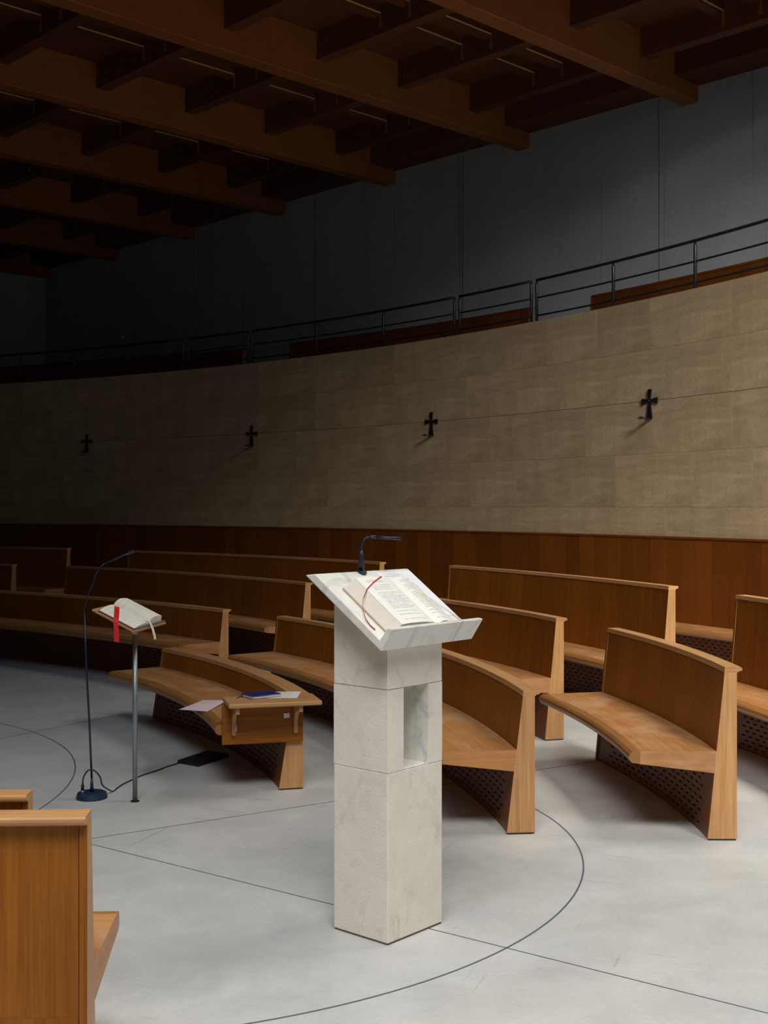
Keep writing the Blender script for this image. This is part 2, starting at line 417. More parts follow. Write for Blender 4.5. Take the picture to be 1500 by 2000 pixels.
m = MB(); m.box(V3(an(A_L - .3, N_B - .3), -0.2), A3, N3, UP, A_R - A_L + .6, WALL_N - N_B + .6, 0.2)
floor = m.build('floor', M['floor']); tag(floor, 'pale polished concrete floor with thin dark joint lines', 'floor', kind='structure')
def wallbox(name, a0, a1, n0, n1, z0, z1, label):
    m = MB(); m.box(V3(an(a0, n0), z0), A3, N3, UP, a1 - a0, n1 - n0, z1 - z0, grain=0 if a1 - a0 > n1 - n0 else 1)
    return tag(m.build(name, M['concrete']), label, 'wall', kind='structure')
wall_back = wallbox('wall_back', A_L - .3, A_R + .3, WALL_N, WALL_N + .3, 0, ZC + .2, 'straight grey cast concrete wall rising behind the gallery')
wallbox('wall_left', A_L - .3, A_L, N_B, WALL_N, 0, ZC + .2, 'grey concrete end wall closing the gallery at far left')
wallbox('wall_right', A_R, A_R + .3, N_B, WALL_N, 0, ZC + .2, 'grey concrete wall out of frame at right')
wallbox('wall_rear', A_L - .3, A_R + .3, N_B - .3, N_B, 0, ZC + .2, 'grey concrete wall behind the viewpoint')
# formwork joints of the concrete wall
m = MB()
for a in (-8.95, -5.6, -12.4, -15.8, -19.2):
    m = MB(); m.box(V3(an(a, WALL_N - 0.002), 3.3), A3, N3, UP, 0.012, 0.004, ZC - 3.3); m.build('formwork_joint', M['mortar'], wall_back)
m = MB(); m.box(V3(an(A_L + 3.2, WALL_N - 0.03), 5.05), A3, N3, UP, 0.09, 0.03, 0.07); m.build('wall_fitting', M['white'], wall_back)

# ---- ceiling: deck with two openings added for the lamps
def rect_minus(a0, a1, n0, n1, holes):
    xs = sorted({a0, a1, *[h[0] for h in holes], *[h[1] for h in holes]}); ys = sorted({n0, n1, *[h[2] for h in holes], *[h[3] for h in holes]})
    for i in range(len(xs) - 1):
        for j in range(len(ys) - 1):
            ca, cn = (xs[i] + xs[i + 1]) / 2, (ys[j] + ys[j + 1]) / 2
            if not any(h[0] < ca < h[1] and h[2] < cn < h[3] for h in holes): yield xs[i], xs[i + 1], ys[j], ys[j + 1]
holes = [(s[0] - s[2] / 2, s[0] + s[2] / 2, s[1] - s[3] / 2, s[1] + s[3] / 2) for s in (OPENING1, OPENING2)]
m = MB()
for a0, a1, n0, n1 in rect_minus(A_L - .3, A_R + .3, N_B - .3, WALL_N + .3, holes):
    m.box(V3(an(a0, n0), ZC), A3, N3, UP, a1 - a0, n1 - n0, 0.2, grain=1)
ceiling = m.build('ceiling', M['deck']); tag(ceiling, 'dark timber ceiling with heavy parallel beams and cross purlins', 'ceiling', kind='structure')
for k, h in enumerate(holes):
    w = thing('lamp_opening_%d' % (k + 1), V3(an((h[0] + h[1]) / 2, (h[2] + h[3]) / 2), ZC), ('large' if k == 0 else 'small') + ' square roof opening above the frame, added to hold the lamps', 'added lamp opening', kind='structure')
    for a0, a1, n0, n1 in ((h[0] - .1, h[0], h[2] - .1, h[3] + .1), (h[1], h[1] + .1, h[2] - .1, h[3] + .1), (h[0], h[1], h[2] - .1, h[2]), (h[0], h[1], h[3], h[3] + .1)):
        m = MB(); m.box(V3(an(a0, n0), ZC + .2), A3, N3, UP, a1 - a0, n1 - n0, 2.6 if k == 0 else 0.5); m.build('kerb', M['concrete'], w)
    m = MB(); m.box(V3(an(h[0] - .1, h[2] - .1), ZC + (2.8 if k == 0 else .7)), A3, N3, UP, h[1] - h[0] + .2, h[3] - h[2] + .2, 0.02); m.build('lamp_lid', M['opaque_lid'], w)  # opaque lid added over the lamps, closes the opening to the sky
# main beams run along N, 2.735 m apart, from the concrete wall inwards
BEAMS = [-8.475 + 2.735 * k for k in range(-6, 6)]
BW, BZ = 0.23, 6.72
def beam_in(a): # inner end of a beam
    return 10.2 if a > -3.7 else N_B
for a in BEAMS:
    if a < A_L + .2 or a > A_R - .2: continue
    n0 = beam_in(a)
    m = MB(); m.box(V3(an(a - BW / 2, n0), BZ), A3, N3, UP, BW, WALL_N - n0, ZC - BZ, grain=1)
    m.build('beam', M['beam'], ceiling, bevel=0.008, seg=1)
m = MB(); m.box(V3(an(-3.62, 10.02), BZ), A3, N3, UP, A_R + 3.62, 0.24, ZC - BZ); m.build('trimmer_beam', M['beam'], ceiling)
# wall plate boards, purlins and pale strips standing in for light leaks, every bay
for k in range(len(BEAMS) - 1):
    a0, a1 = BEAMS[k] + BW / 2, BEAMS[k + 1] - BW / 2
    if a0 < A_L - .1: continue
    m = MB(); m.box(V3(an(a0, WALL_N - 0.55), 6.93), A3, N3, UP, a1 - a0, 0.55, ZC - 6.93); m.build('wall_plate', M['deck'], ceiling)
    n0 = max(beam_in(BEAMS[k]), beam_in(BEAMS[k + 1]), 2.0)
    n = 12.32
    while n > n0 + .3:
        m = MB(); m.box(V3(an(a0, n), 6.96), A3, N3, UP, a1 - a0, 0.16, ZC - 6.96); m.build('purlin', M['deck'], ceiling)
        for fa in (0.44, 0.625):
            a = a0 + (a1 - a0) * fa
            m = MB(); m.box(V3(an(a, n - 0.93), 7.19), A3, N3, UP, 0.014, 0.93, 0.014, grain=1)
            m.build('light_leak', M['light_leak'], ceiling)
            m = MB(); m.prism([(-.006, 0), (.006, 0), (.02, -.17), (-.02, -.17)], V3(an(a + .007, n - .012), 7.19), A3, UP, N3, 0.012); m.build('glow_strip', M['beam'], ceiling)  # tapered strip imitating the glow on the purlin face
            m = MB(); m.box(V3(an(a - .12, n - 1.21), 7.16), A3, N3, UP, 0.12, 1.21, ZC - 7.16, grain=1); m.build('joist', M['deck'], ceiling)
        n -= 1.37

# ---- the curved stone wall
Z_WAIN, Z_TOP = 1.294, 3.768
A0W, A1W = 16.0, 76.0
m = MB(); m.sweep(WC, WR + 0.30, A0W, A1W, [(0, 0), (0, Z_TOP - 0.002), (0.28, Z_TOP - 0.002), (0.28, 0)], 0.25)
wall_curved = m.build('wall_curved', M['rubble']); tag(wall_curved, 'curved beige limestone wall above the wooden wainscot', 'wall', kind='structure')
courses = [Z_WAIN, 1.595, 2.15, 2.70, 3.235, Z_TOP]
rs = random.Random(11)
gap = 0.0014
for ci in range(5):
    z0, z1 = courses[ci], courses[ci + 1]
    g0, g1 = (0.0022 if ci == 3 else 0.0009), (0.0022 if ci == 2 else 0.0009)
    a = A0W + rs.uniform(0, 1.5)
    if ci == 2: a = 16.4
    while a < A1W - 0.5:
        L = rs.choice([2.2, 2.2, 3.1, 3.6, 4.4])
        b = min(a + L, A1W); g = gap / WR / D2R
        pr = rs.uniform(-0.0004, 0.0004)
        m = MB(); m.sweep(WC, WR + 0.025, a + g, b - g, [(0, z0 + g0), (0, z1 - g1), (0.025 + pr, z1 - g1), (0.025 + pr, z0 + g0)], 0.3)
        o = m.build('stone_block', M['stone'], wall_curved)
        a = b
# ---- wooden wainscot: individual boards, with a thin moulding
wains = thing('trim_1', (WC[0] + WR * math.cos(45 * D2R), WC[1] + WR * math.sin(45 * D2R), 0), 'dark oak wainscot of vertical boards along the foot of the stone wall', 'wainscot', kind='structure')
a = A0W; wb = 0.225 / WR / D2R
while a < 72:
    pr = rs.uniform(0, 0.003)
    m = MB(); m.sweep(WC, WR + 0.02, a + .004, a + wb - .004, [(0, 0.0), (0, Z_WAIN - .02), (0.045 + pr, Z_WAIN - .02), (0.045 + pr, 0)], 0.3)
    m.build('board', M['plank'], wains); a += wb
m = MB(); m.sweep(WC, WR + 0.02, A0W, 72, [(0, Z_WAIN - .02), (0, Z_WAIN), (0.055, Z_WAIN), (0.055, Z_WAIN - .02)], 0.2); m.build('top_moulding', M['plank'], wains)

# ---- gallery floor behind the parapet
m = MB(); n_ = 60; pts = []; 
for k in range(n_ + 1):
    a = (A0W + (A1W - A0W) * k / n_) * D2R; p = Vector((WC[0] + (WR + .28) * math.cos(a), WC[1] + (WR + .28) * math.sin(a)))
    q = p + NX * (WALL_N - p.dot(NX))
    pts += [(p.x, p.y, 3.1), (q.x, q.y, 3.1), (p.x, p.y, 3.3), (q.x, q.y, 3.3)]
fs = []
for k in range(n_):
    b = 4 * k; fs += [(b, b + 1, b + 5, b + 4), (b + 2, b + 6, b + 7, b + 3), (b, b + 4, b + 6, b + 2), (b + 1, b + 3, b + 7, b + 5)]
m.add(pts, fs); tag(m.build('floor_gallery', M['concrete']), 'raised gallery floor between stone parapet and concrete wall', 'gallery', kind='structure')

# ---- floor joints (sawn lines)
def arc_joint(c, R, a0, a1, w=0.0075):
    m = MB(); n = int(abs(a1 - a0) / 2) + 2; pts = []; fs = []
    for k in range(n + 1):
        a = (a0 + (a1 - a0) * k / n) * D2R
        for r in (R - w / 2, R + w / 2):
            for z in (-0.003, 0.0012): pts.append((c[0] + r * math.cos(a), c[1] + r * math.sin(a), z))
    for k in range(n):
        b = 4 * k; fs += [(b + 1, b + 3, b + 7, b + 5), (b, b + 1, b + 5, b + 4), (b + 2, b + 6, b + 7, b + 3)]
    m.add(pts, fs); m.build('floor_joint', M['joint'], floor)
def line_joint(p, q, w=0.005):
    p, q = Vector(p), Vector(q); d = (q - p).normalized(); s = Vector((-d.y, d.x))
    m = MB(); m.box(V3(p - s * w / 2, -0.003), V3(d), V3(s), UP, (q - p).length, w, 0.0042); m.build('floor_joint', M['joint'], floor)
arc_joint((-1.232, 5.758), 2.145, -150, 52)
arc_joint((-4.738, 6.763), 2.935, -180, 180)
line_joint((-1.43, 5.81), (2.6, 2.82)); line_joint((-1.43, 5.86), (2.4, 8.36)); line_joint((-2.643, 8.398), (-1.98, 9.438))

# ------------------------------------------------------------------ pews
def vent_grid(m, c, R, a0, a1, zlo, zhi, sfun, margin=0.16):
    """thin curved panel pierced by staggered rows of short slots"""
    cw = 0.044; arc = (a1 - a0) * D2R * R; nc = max(4, int(arc / cw)); cols = [arc * k / nc for k in range(nc + 1)]
    rows = [zlo]; z = zlo + 0.03; isslot = []
    while z + 0.04 < zhi: isslot += [False, True]; rows += [z, z + 0.009]; z += 0.03
    rows.append(zhi); isslot.append(False)
    pts = []
    for u in cols:
        a = a0 * D2R + u / R
        for z in rows:
            r = R - sfun(z); pts.append((c[0] + r * math.cos(a), c[1] + r * math.sin(a), z))
    nr = len(rows); fs = []; uvs = []
    for i in range(nc):
        for j in range(nr - 1):
            if isslot[j] and margin < cols[i] and cols[i + 1] < arc - margin and (i + (j // 2)) % 2 == 0: continue
            fs.append((i * nr + j, (i + 1) * nr + j, (i + 1) * nr + j + 1, i * nr + j + 1))
            uvs.append([(cols[i], rows[j]), (cols[i + 1], rows[j]), (cols[i + 1], rows[j + 1]), (cols[i], rows[j + 1])])
    m.add(pts, fs, uvs)

def pew(label, c, Rf, a0, a1, top, seat_z=0.427, z0=0.0, seat_depth=0.42, group='curved oak pews', over=0.026, name='pew', simple=False, vents=True, ven='veneer'):
    """Rf = radius of the front edge of the cap; a0 < a1 are the two ends in degrees"""
    tw, bw = 0.056, 0.14                      # thickness of the back at top and at floor
    R = Rf + tw; am = (a0 + a1) / 2 * D2R
    t = thing(name, (c[0] + R * math.cos(am), c[1] + R * math.sin(am), z0), label, 'pew', group)
    sf = lambda z: bw - (bw - tw) * (z - z0) / top
    cz = z0 + top - 0.026; pl = z0 + 0.008; ta = 0.02 / R / D2R
    for e0, e1 in ((a0, a0 + ta), (a1 - ta, a1)):
        m = MB(); m.sweep(c, R, e0, e1, [(0, pl), (0, cz), (sf(cz), cz), (sf(pl), pl)], 0.5)
        ep = m.build('end_panel', M['oak_v' if ven == 'veneer' else 'beam'], t)
        ep.data.materials.append(M[ven])      # long edges coloured darker with the veneer, standing in for their shade
        for k in range(4): ep.data.polygons[k].material_index = 1
        m = MB(); m.sweep(c, R, e0, e1, [(0.004, z0), (0.004, pl), (sf(pl) - .004, pl), (sf(pl) - .004, z0)], 0.5); m.build('plinth', M['black'], ep)
    gp = 0.0025 / R / D2R; i0, i1 = a0 + ta + gp, a1 - ta - gp; st = z0 + seat_z; sb = st - 0.105
    m = MB(); m.sweep(c, R, i0, i1, [(0.004, sb), (0.004, cz), (sf(cz) - .003, cz), (sf(sb) - .003, sb)]); 
    m.build('backrest', M[ven], t)
    m = MB(); m.sweep(c, R, a0, a1, [(-over + .006, cz + 0.026), (sf(cz + .026) + .001, cz + 0.026), (sf(cz) + .001, cz), (-0.004, cz), (-0.01, cz + .006), (-over + .002, cz + .009), (-over, cz + .014), (-over, cz + .021)])
    m.build('cap', M['oak_u' if ven == 'veneer' else ven], t)
    if simple: return t
    m = MB(); m.sweep(c, R, i0, i1, [(0.002, z0), (0.002, sb), (0.02, sb), (0.02, z0)]); m.build('rear_panel', M['veneer'], t)
    m = MB()
    if vents: vent_grid(m, c, R, i0, i1, z0, sb + .01, lambda z: sf(z) - 0.008)
    else: m.sweep(c, R, i0, i1, [(sf(pl) - .03, pl), (sf(sb) - .03, sb + .01), (sf(sb) - .008, sb + .01), (sf(pl) - .008, pl)])
    m.build('vent_panel', M['vent'], t, fix=False)
    s0 = sf(st); s1 = s0 + seat_depth - 0.055; s2 = s0 + seat_depth
    m = MB(); m.sweep(c, R, a0, a1, [(s0, st), (s1, st), (s1, st - 0.062), (sf(sb), sb)]); seat = m.build('seat', M['seat'], t)
    nose = [(s1, st)] + [(s2 - 0.03 + 0.03 * math.sin(q * D2R), st - 0.03 + 0.03 * math.cos(q * D2R)) for q in (0, 30, 60, 90, 120, 150)] + [(s2 - 0.028, st - 0.058), (s1, st - 0.062)]
    m = MB(); m.sweep(c, R, a0, a1, nose); m.build('seat_edge', M['edge'], seat)
    return t

PA = ((-6.073, 5.903), 7.707)
pew('tall-backed oak pew standing alone at right, nearest the viewer, its worn seat in full view', PA[0], PA[1], -0.45, 13.7, 0.83)
PB = ((-7.729, 5.049), 8.459)
pew('low-backed curved oak pew running behind the marble lectern', PB[0], PB[1], 6.15, 35.95, 0.70, seat_z=0.412)
pew('oak pew directly behind the low pew, right of the lectern', (-6.5, 6.0), 8.03, 17.0, 39.2, 0.835)
PG = ((-11.728, 4.856), 14.52)
pew('long tall oak pew in the back row right of the lectern, below the dark wainscot', PG[0], PG[1], 17.25, 31.4, 1.0)
pew('tall oak pew cut off by the right edge of the picture', PG[0], PG[1], 1.0, 13.6, 1.0)
pew('long low-backed pew behind the music stand, its end post left of the lectern', (-11.49, 1.91), 13.34, 40.87, 62.5, 0.70, seat_z=0.42)
PE = (-11.78, 5.02)
pew('shadowed pew in the third row left of the lectern with a rounded seat end showing', PE, 13.09, 32.8, 53.9, 0.84)
pew('dim tall back-row pew whose end post rises behind the lectern lamp', PE, 14.25, 34.55, 54.4, 1.0)
pew('barely lit tall pew in the far back row at the left edge, below the wall', PE, 14.46, 60.0, 72.0, 1.0)
pew('barely lit shorter pew at the left edge, in front of the far back row', PE, 12.95, 57.7, 66.0, 0.84)
pew('oak pew seen from behind in the lower left corner, nearest the camera', (-1.2, 10.55), 7.46, 248.0, 273.5, 0.83)
pew('pew whose cap just shows above the nearest pew at lower left', (-1.45, 11.62), 7.66, 250.0, 272.3, 0.68)

# low pew with the shelf arm, left of the lectern
PI = (-6.89, 5.20)
pi_end = 14.9
tI = pew('low dark pew with a shelf armrest, between music stand and lectern', PI, 6.60, pi_end, 37.9, 0.525, seat_z=0.385, over=0.062, vents=True)
def polar(c, R, a, z): return Vector((c[0] + R * math.cos(a * D2R), c[1] + R * math.sin(a * D2R), z))
rad = Vector((math.cos(pi_end * D2R), math.sin(pi_end * D2R), 0)); tan = Vector((math.sin(pi_end * D2R), -math.cos(pi_end * D2R), 0))  # tan points out of the pew's end
o0 = polar(PI, 6.195, pi_end, 0.276)
m = MB(); m.box(o0, rad, tan, UP, 0.455, 0.028, 0.230, grain=2); ap = m.build('side_panel', M['veneer'], tI)
shelf0 = polar(PI, 6.205, pi_end, 0.506) - tan * 0.055
m = MB(); m.box(shelf0, rad, tan, UP, 0.515, 0.275, 0.025); shelf = m.build('shelf_arm', M['oak_u'], tI, bevel=0.006, seg=2)
br = [(0, 0), (0.022, 0)] + [(0.022 + 0.10 * (1 - math.cos(q * D2R)), 0.055 + 0.085 * math.sin(q * D2R)) for q in (0, 22, 45, 68, 90)] + [(0.14, 0.14), (0.165, 0.14), (0.165, 0.175), (0, 0.175)]
for off in (0.05, 0.40):
    m = MB(); m.prism(br, o0 + tan * 0.028 + rad * off + UP * 0.053, tan, UP, rad, 0.022); m.build('bracket', M['oak_v'], tI)
m = MB(); m.box(o0 + tan * 0.0285 + rad * 0.345 + UP * 0.135, rad, tan, UP, 0.032, 0.0015, 0.026); m.build('paper_tag', M['tag'], tI)['label'] = 'small white printed tag'
m = MB(); m.box(o0 + tan * 0.033 + rad * 0.073 + UP * 0.075, rad, tan, UP, 0.004, 0.012, 0.034); m.build('paper_tag', M['white'], tI)

# bench along the curved wall
wbn = thing('wall_bench', (WC[0] + 21.4 * math.cos(45 * D2R), WC[1] + 21.4 * math.sin(45 * D2R), 0), 'long continuous oak bench fixed along the foot of the curved wall', 'bench')
st = 0.43
m = MB(); m.sweep(WC, WR - .03, 17, 71, [(0, st), (0.36, st), (0.36, st - .06), (0, st - .1)], 0.2); bs = m.build('seat', M['seat'], wbn)
nose = [(0.36, st)] + [(0.39 + 0.03 * math.sin(q * D2R), st - 0.03 + 0.03 * math.cos(q * D2R)) for q in (0, 45, 90, 135)] + [(0.392, st - .058), (0.36, st - .062)]
m = MB(); m.sweep(WC, WR - .03, 17, 71, nose, 0.2); m.build('seat_edge', M['edge'], bs)
m = MB(); vent_grid(m, WC, WR - .03, 17, 71, 0.008, st - .08, lambda z: 0.16 - 0.05 * z); m.build('vent_panel', M['vent'], wbn, fix=False)

# gallery pews
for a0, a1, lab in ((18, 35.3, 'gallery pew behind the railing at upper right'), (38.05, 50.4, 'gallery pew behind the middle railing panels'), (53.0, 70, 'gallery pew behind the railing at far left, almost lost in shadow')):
    pew(lab, WC, WR + 1.15, a0, a1, 0.92, z0=3.3, group='pews up in the gallery', seat_depth=0.40, vents=False, ven='veneer_shaded')

# ------------------------------------------------------------------ gallery railings
RR = WR + 0.14
def wp(a, z, r=RR): return (WC[0] + r * math.cos(a * D2R), WC[1] + r * math.sin(a * D2R), z)
def railing(a_list, lab):
    am = sum(a_list) / len(a_list)
    t = thing('railing', wp(am, Z_TOP - 0.004), lab, 'railing', 'gallery railing panels')
    a0, a1 = min(a_list), max(a_list)
    for a in a_list:
        r = 0.019
        m = MB(); m.tube([wp(a, Z_TOP - 0.004), wp(a, 4.235), wp(a, 4.27)], [r, r, 0.010], 10); m.build('post', M['rail'], t, smooth=True)
    for z, r, nm in ((4.285, 0.017, 'handrail'), (4.075, 0.011, 'rail'), (3.862, 0.011, 'rail')):
        n = max(2, int((a1 - a0) / 0.6)); m = MB(); m.tube([wp(a0 + (a1 - a0) * k / n, z) for k in range(n + 1)], r, 8); m.build(nm, M['railblk'], t, smooth=True)
railing([35.0, 31.63, 28.36, 25.1, 21.8, 18.6], 'long gallery railing panel at upper right')
railing([38.69, 35.25], 'short gallery railing panel right of centre, two posts')
railing([49.89, 46.26, 42.61, 38.95], 'gallery railing panel over the middle of the stone wall')
railing([53.6, 50.15], 'short gallery railing panel in shadow, left of the middle panel')
railing([53.92, 57.22, 60.46, 63.68, 66.9, 70.1], 'long gallery railing panel at far left, nearly black')

# ------------------------------------------------------------------ wall crosses
def wall_cross(a, lab):
    t0 = (WR - 0.0015)
    er = Vector((-math.cos(a * D2R), -math.sin(a * D2R), 0)); et = Vector((math.sin(a * D2R), -math.cos(a * D2R), 0))  # et: to the viewer's right
    p0 = Vector(wp(a, 2.70, t0)) + er * 0.006
    t = thing('wall_cross', p0, lab, 'cross', 'dark crosses on the stone wall')
    out = [(-0.011, 0.012), (-0.026, 0.118), (0.026, 0.118), (0.011, 0.012), (0.118, 0.028), (0.118, -0.036), (0.011, -0.012), (0.038, -0.185), (-0.038, -0.185), (-0.011, -0.012), (-0.118, -0.036), (-0.118, 0.028)]
    m = MB(); m.prism(out, p0, et, UP, er, 0.014); m.build('cross_body', M['cross'], t)
    m = MB(); m.tube([p0 + er * 0.012, p0 + er * 0.02], 0.010, 12); m.build('stud', M['brass'], t, smooth=False)
    m = MB(); m.box(p0 - UP * 0.192 - et * 0.034, er, et, UP, 0.15, 0.068, 0.007); h = m.build('candle_bracket', M['cross'], t)
    m = MB(); m.tube([p0 + er * 0.12 - UP * 0.187, p0 + er * 0.12 - UP * 0.17], 0.02, 12); m.build('candle_cup', M['cross'], h)
for a, lab in ((29.69, 'dark metal cross with candle bracket at right, the most brightly lit'), (39.67, 'dark metal cross on the stone wall above the lectern, second from the right'),
               (49.5, 'dark metal cross second from the left on the stone wall'), (59.3, 'dark metal cross at far left, faint on the shadowed wall')):
    wall_cross(a, lab)

# ------------------------------------------------------------------ marble lectern
E1 = Vector((0.659, 0.752, 0)); MQ = Vector((0.752, -0.659, 0))
LO = Vector((0.0165, 4.649, 0))
lec = thing('lectern', LO, 'white marble lectern with a square pillar and sloping book slab', 'lectern')
def lp(p, q, z): return LO + E1 * p + MQ * q + UP * z
P2, Q2 = 0.159, 0.135
m = MB(); m.box(lp(-P2 + .003, -Q2 + .003, 0), E1, MQ, UP, 2 * P2 - .006, 2 * Q2 - .006, 0.007); m.build('base_shim', plain('brown_shim', (0.16, 0.12, 0.07), .8), lec)
m = MB(); m.box(lp(-P2, -Q2, 0.007), E1, MQ, UP, 2 * P2, 2 * Q2, 0.6185, grain=2); m.build('stone_block', M['hammered'], lec, bevel=0.003, seg=2)
# middle block with a niche open on the reader's side
z0, z1 = 0.627, 0.9295
n0, n1, nd = -P2 + 0.0894, -P2 + 0.2375, 0.20
m = MB()
m.box(lp(-P2, -Q2, z0), E1, MQ, UP, n0 + P2, 2 * Q2, z1 - z0, grain=2)
m.box(lp(n1, -Q2, z0), E1, MQ, UP, P2 - n1, 2 * Q2, z1 - z0, grain=2)
m.box(lp(n0, -Q2, z0), E1, MQ, UP, n1 - n0, 2 * Q2 - nd, z1 - z0, grain=2)
mid = m.build('niche_block', M['hammered'], lec); mid['label'] = 'marble block with an upright rectangular niche'
m = MB(); t_ = 0.002
m.box(lp(n1 - t_, Q2 - nd, z0), E1, MQ, UP, t_, nd - .001, z1 - z0); m.box(lp(n0, Q2 - nd, z0), E1, MQ, UP, n1 - n0, nd - .001, t_); m.box(lp(n0, Q2 - nd, z0), E1, MQ, UP, t_, nd - .001, z1 - z0)
m.build('niche_lining', M['marble'], mid)
# top block, cut to the slope of the slab
zs = lambda q: 1.342 - (q + 0.189) * (1.342 - 1.084) / 0.379
m = MB(); m.prism([(-Q2, 0.931), (Q2, 0.931), (Q2, zs(Q2) + .004), (-Q2, zs(-Q2) + .004)], lp(-P2, 0, 0), MQ, UP, E1, 2 * P2)
m.build('stone_block', M['hammered'], lec, bevel=0.003, seg=2)
SP0, SP1 = -0.261, 0.275
m = MB(); m.prism([(-.189, 1.342), (.19, 1.084), (.247, 1.168), (.222, 1.172), (.187, 1.128), (-.133, 1.3485)], lp(SP0, 0, 0), MQ, UP, E1, SP1 - SP0)
m.build('book_slab', M['slab'], lec, bevel=0.006, seg=3)['label'] = 'polished white marble slab with a raised ledge'

# slab frame: p along the ledge, w up the slope, t off the surface
SV = lp(0, .187, 1.128); SW = (lp(0, -.133, 1.3485) - SV).normalized(); SN = E1.cross(SW)
if SN.z < 0: SN = -SN
def sl(p, w, t=0.0): return SV + E1 * p + SW * w + SN * t

def page_surface(m, fn, prof, w0, w1):
    """curved page: prof = [(p, t)], uv across the page"""
    L = [0.0]
    for i in range(len(prof) - 1): L.append(L[-1] + math.hypot(prof[i + 1][0] - prof[i][0], prof[i + 1][1] - prof[i][1]))
    pts = [fn(p, w, t) for w in (w0, w1) for p, t in prof] ; n = len(prof)
    fs = []; uvs = []
    for i in range(n - 1):
        fs.append((i, i + 1, n + i + 1, n + i)); a, b = L[i] / L[-1], L[i + 1] / L[-1]
        uvs.append([(a, 0), (b, 0), (b, 1), (a, 1)])
    m.add(pts, fs, uvs)
def open_book(t, fn, ex, ey, en, cov, left, right, w0, w1, m_cover, m_page, base):
    m = MB(); o = fn(cov[0], w0 - .004, base); m.box(o, ex, ey, en, cov[1] - cov[0], w1 - w0 + .008, 0.004); m.build('cover', m_cover, t)
    for prof in (left, right):
        m = MB(); b = base + .004
        poly = [(prof[0][0], b)] + prof + [(prof[-1][0], b)]
        poly = [q for k, q in enumerate(poly) if k == 0 or q != poly[k - 1]]
        m.prism(poly, fn(0, w0, 0), ex, en, ey, w1 - w0); pb = m.build('page_block', M['pagecut'], t)
        m = MB(); page_surface(m, lambda p, w, tt: fn(p, w, tt + .0008), prof, w0, w1); m.build('open_page', m_page, pb, smooth=True)
    return t
bk = thing('open_book', sl(0.0, 0.02, 0.0), 'thick open service book with a thin red ribbon lying on the marble lectern', 'book')
G = 0.045
left = [(-0.196, 0.006), (-0.168, 0.052), (-0.12, 0.055), (-0.04, 0.053), (0.02, 0.046), (0.036, 0.038), (G, 0.026)]
right = [(G, 0.026), (0.052, 0.036), (0.068, 0.046), (0.09, 0.048), (0.115, 0.042), (0.15, 0.026), (0.185, 0.012), (0.2, 0.007)]
# only the flat part of the left block carries print: the fore edge is the slanted side
open_book(bk, sl, E1, SW, SN, (-0.203, 0.206), left[1:], right, 0.008, 0.285, M['cream_cover'], M['print_a'], 0.0024)
m = MB(); m.prism([(-0.197, 0.0064), (-0.1675, 0.0515), (-0.1675, 0.0064)], sl(0, .008, 0), E1, SN, SW, 0.277); m.build('fore_edge', M['pagecut'], bk)
rb = [(-0.02, 0.283, 0.0535), (-0.037, 0.277, 0.056), (-0.104, 0.247, 0.058), (-0.168, 0.214, 0.055), (-0.205, 0.185, 0.034), (-0.232, 0.142, 0.016), (-0.243, 0.105, 0.006), (-0.246, 0.072, 0.003), (-0.242, 0.049, 0.003)]
m = MB(); m.strip([sl(*q) for q in rb], 0.009, [SW * .8 + E1 * .5] * 4 + [SW * .6 + E1 * .6] * 5); m.build('ribbon', M['darkred'], bk)['label'] = 'thin red bookmark ribbon'
m = MB(); m.strip([sl(*q) for q in [(0.16, 0.20, 0.024), (0.21, 0.16, 0.010), (0.24, 0.11, 0.006), (0.26, 0.045, 0.005)]], 0.005, E1); m.build('ribbon', M['cream'], bk)['label'] = 'beige bookmark ribbon'
# loose sheet and strip
def sheet_on(fn, p0, p1, w0, w1, t, name, mat, label, cat, thick=0.0006, rot=0.0):
    m = MB(); pc, wc = (p0 + p1) / 2, (w0 + w1) / 2
    def R2(p, w):
        dp, dw = p - pc, w - wc; return pc + dp * math.cos(rot) - dw * math.sin(rot), wc + dp * math.sin(rot) + dw * math.cos(rot)
    c = [R2(p0, w0), R2(p1, w0), R2(p1, w1), R2(p0, w1)]
    P = [fn(*q, t) for q in c] + [fn(*q, t + thick) for q in c]
    q4 = [(0, 0), (1, 0), (1, 1), (0, 1)]; e = [(0, 0)] * 4
    m.add(P, [(3, 2, 1, 0), (4, 5, 6, 7), (0, 1, 5, 4), (1, 2, 6, 5), (2, 3, 7, 6), (3, 0, 4, 7)], [e, q4, e, e, e, e])
    return tag(m.build(name, mat), label, cat)
sheet_on(sl, 0.062, 0.268, 0.085, 0.374, 0.0008, 'paper_sheet', M['sheet'], 'white printed sheet tucked under the right side of the open service book', 'paper')
sheet_on(sl, -0.112, 0.055, 0.322, 0.358, 0.001, 'label_strip', M['pagecut'], 'narrow cream label strip on the marble above the service book', 'label')
# gooseneck lamp at the top of the slab
lb = sl(-0.012, 0.383, 0.001)
lamp = thing('gooseneck_lamp', lb, 'slim blue-black gooseneck reading lamp at the top of the marble slab', 'lamp')
m = MB(); m.tube([lb, lb + SN * 0.006], 0.021, 18); m.build('base', M['navy'], lamp)
m = MB(); m.tube([lb + UP * .012, lb + UP * 0.05, lb + UP * 0.066, lb + UP * 0.085], [0.0115, 0.0105, 0.0085, 0.0055], 14); m.build('stem', M['navy'], lamp, smooth=True)
rt = Vector((1, 0.05, 0)).normalized()
nk = [lb + UP * 0.083, lb + UP * 0.103 + rt * .001, lb + UP * 0.120 + rt * 0.006, lb + UP * 0.131 + rt * 0.015, lb + UP * 0.135 + rt * 0.027, lb + UP * 0.135 + rt * 0.045]
m = MB(); m.tube(nk, 0.0042, 10); m.build('neck', M['navy'], lamp, smooth=True)
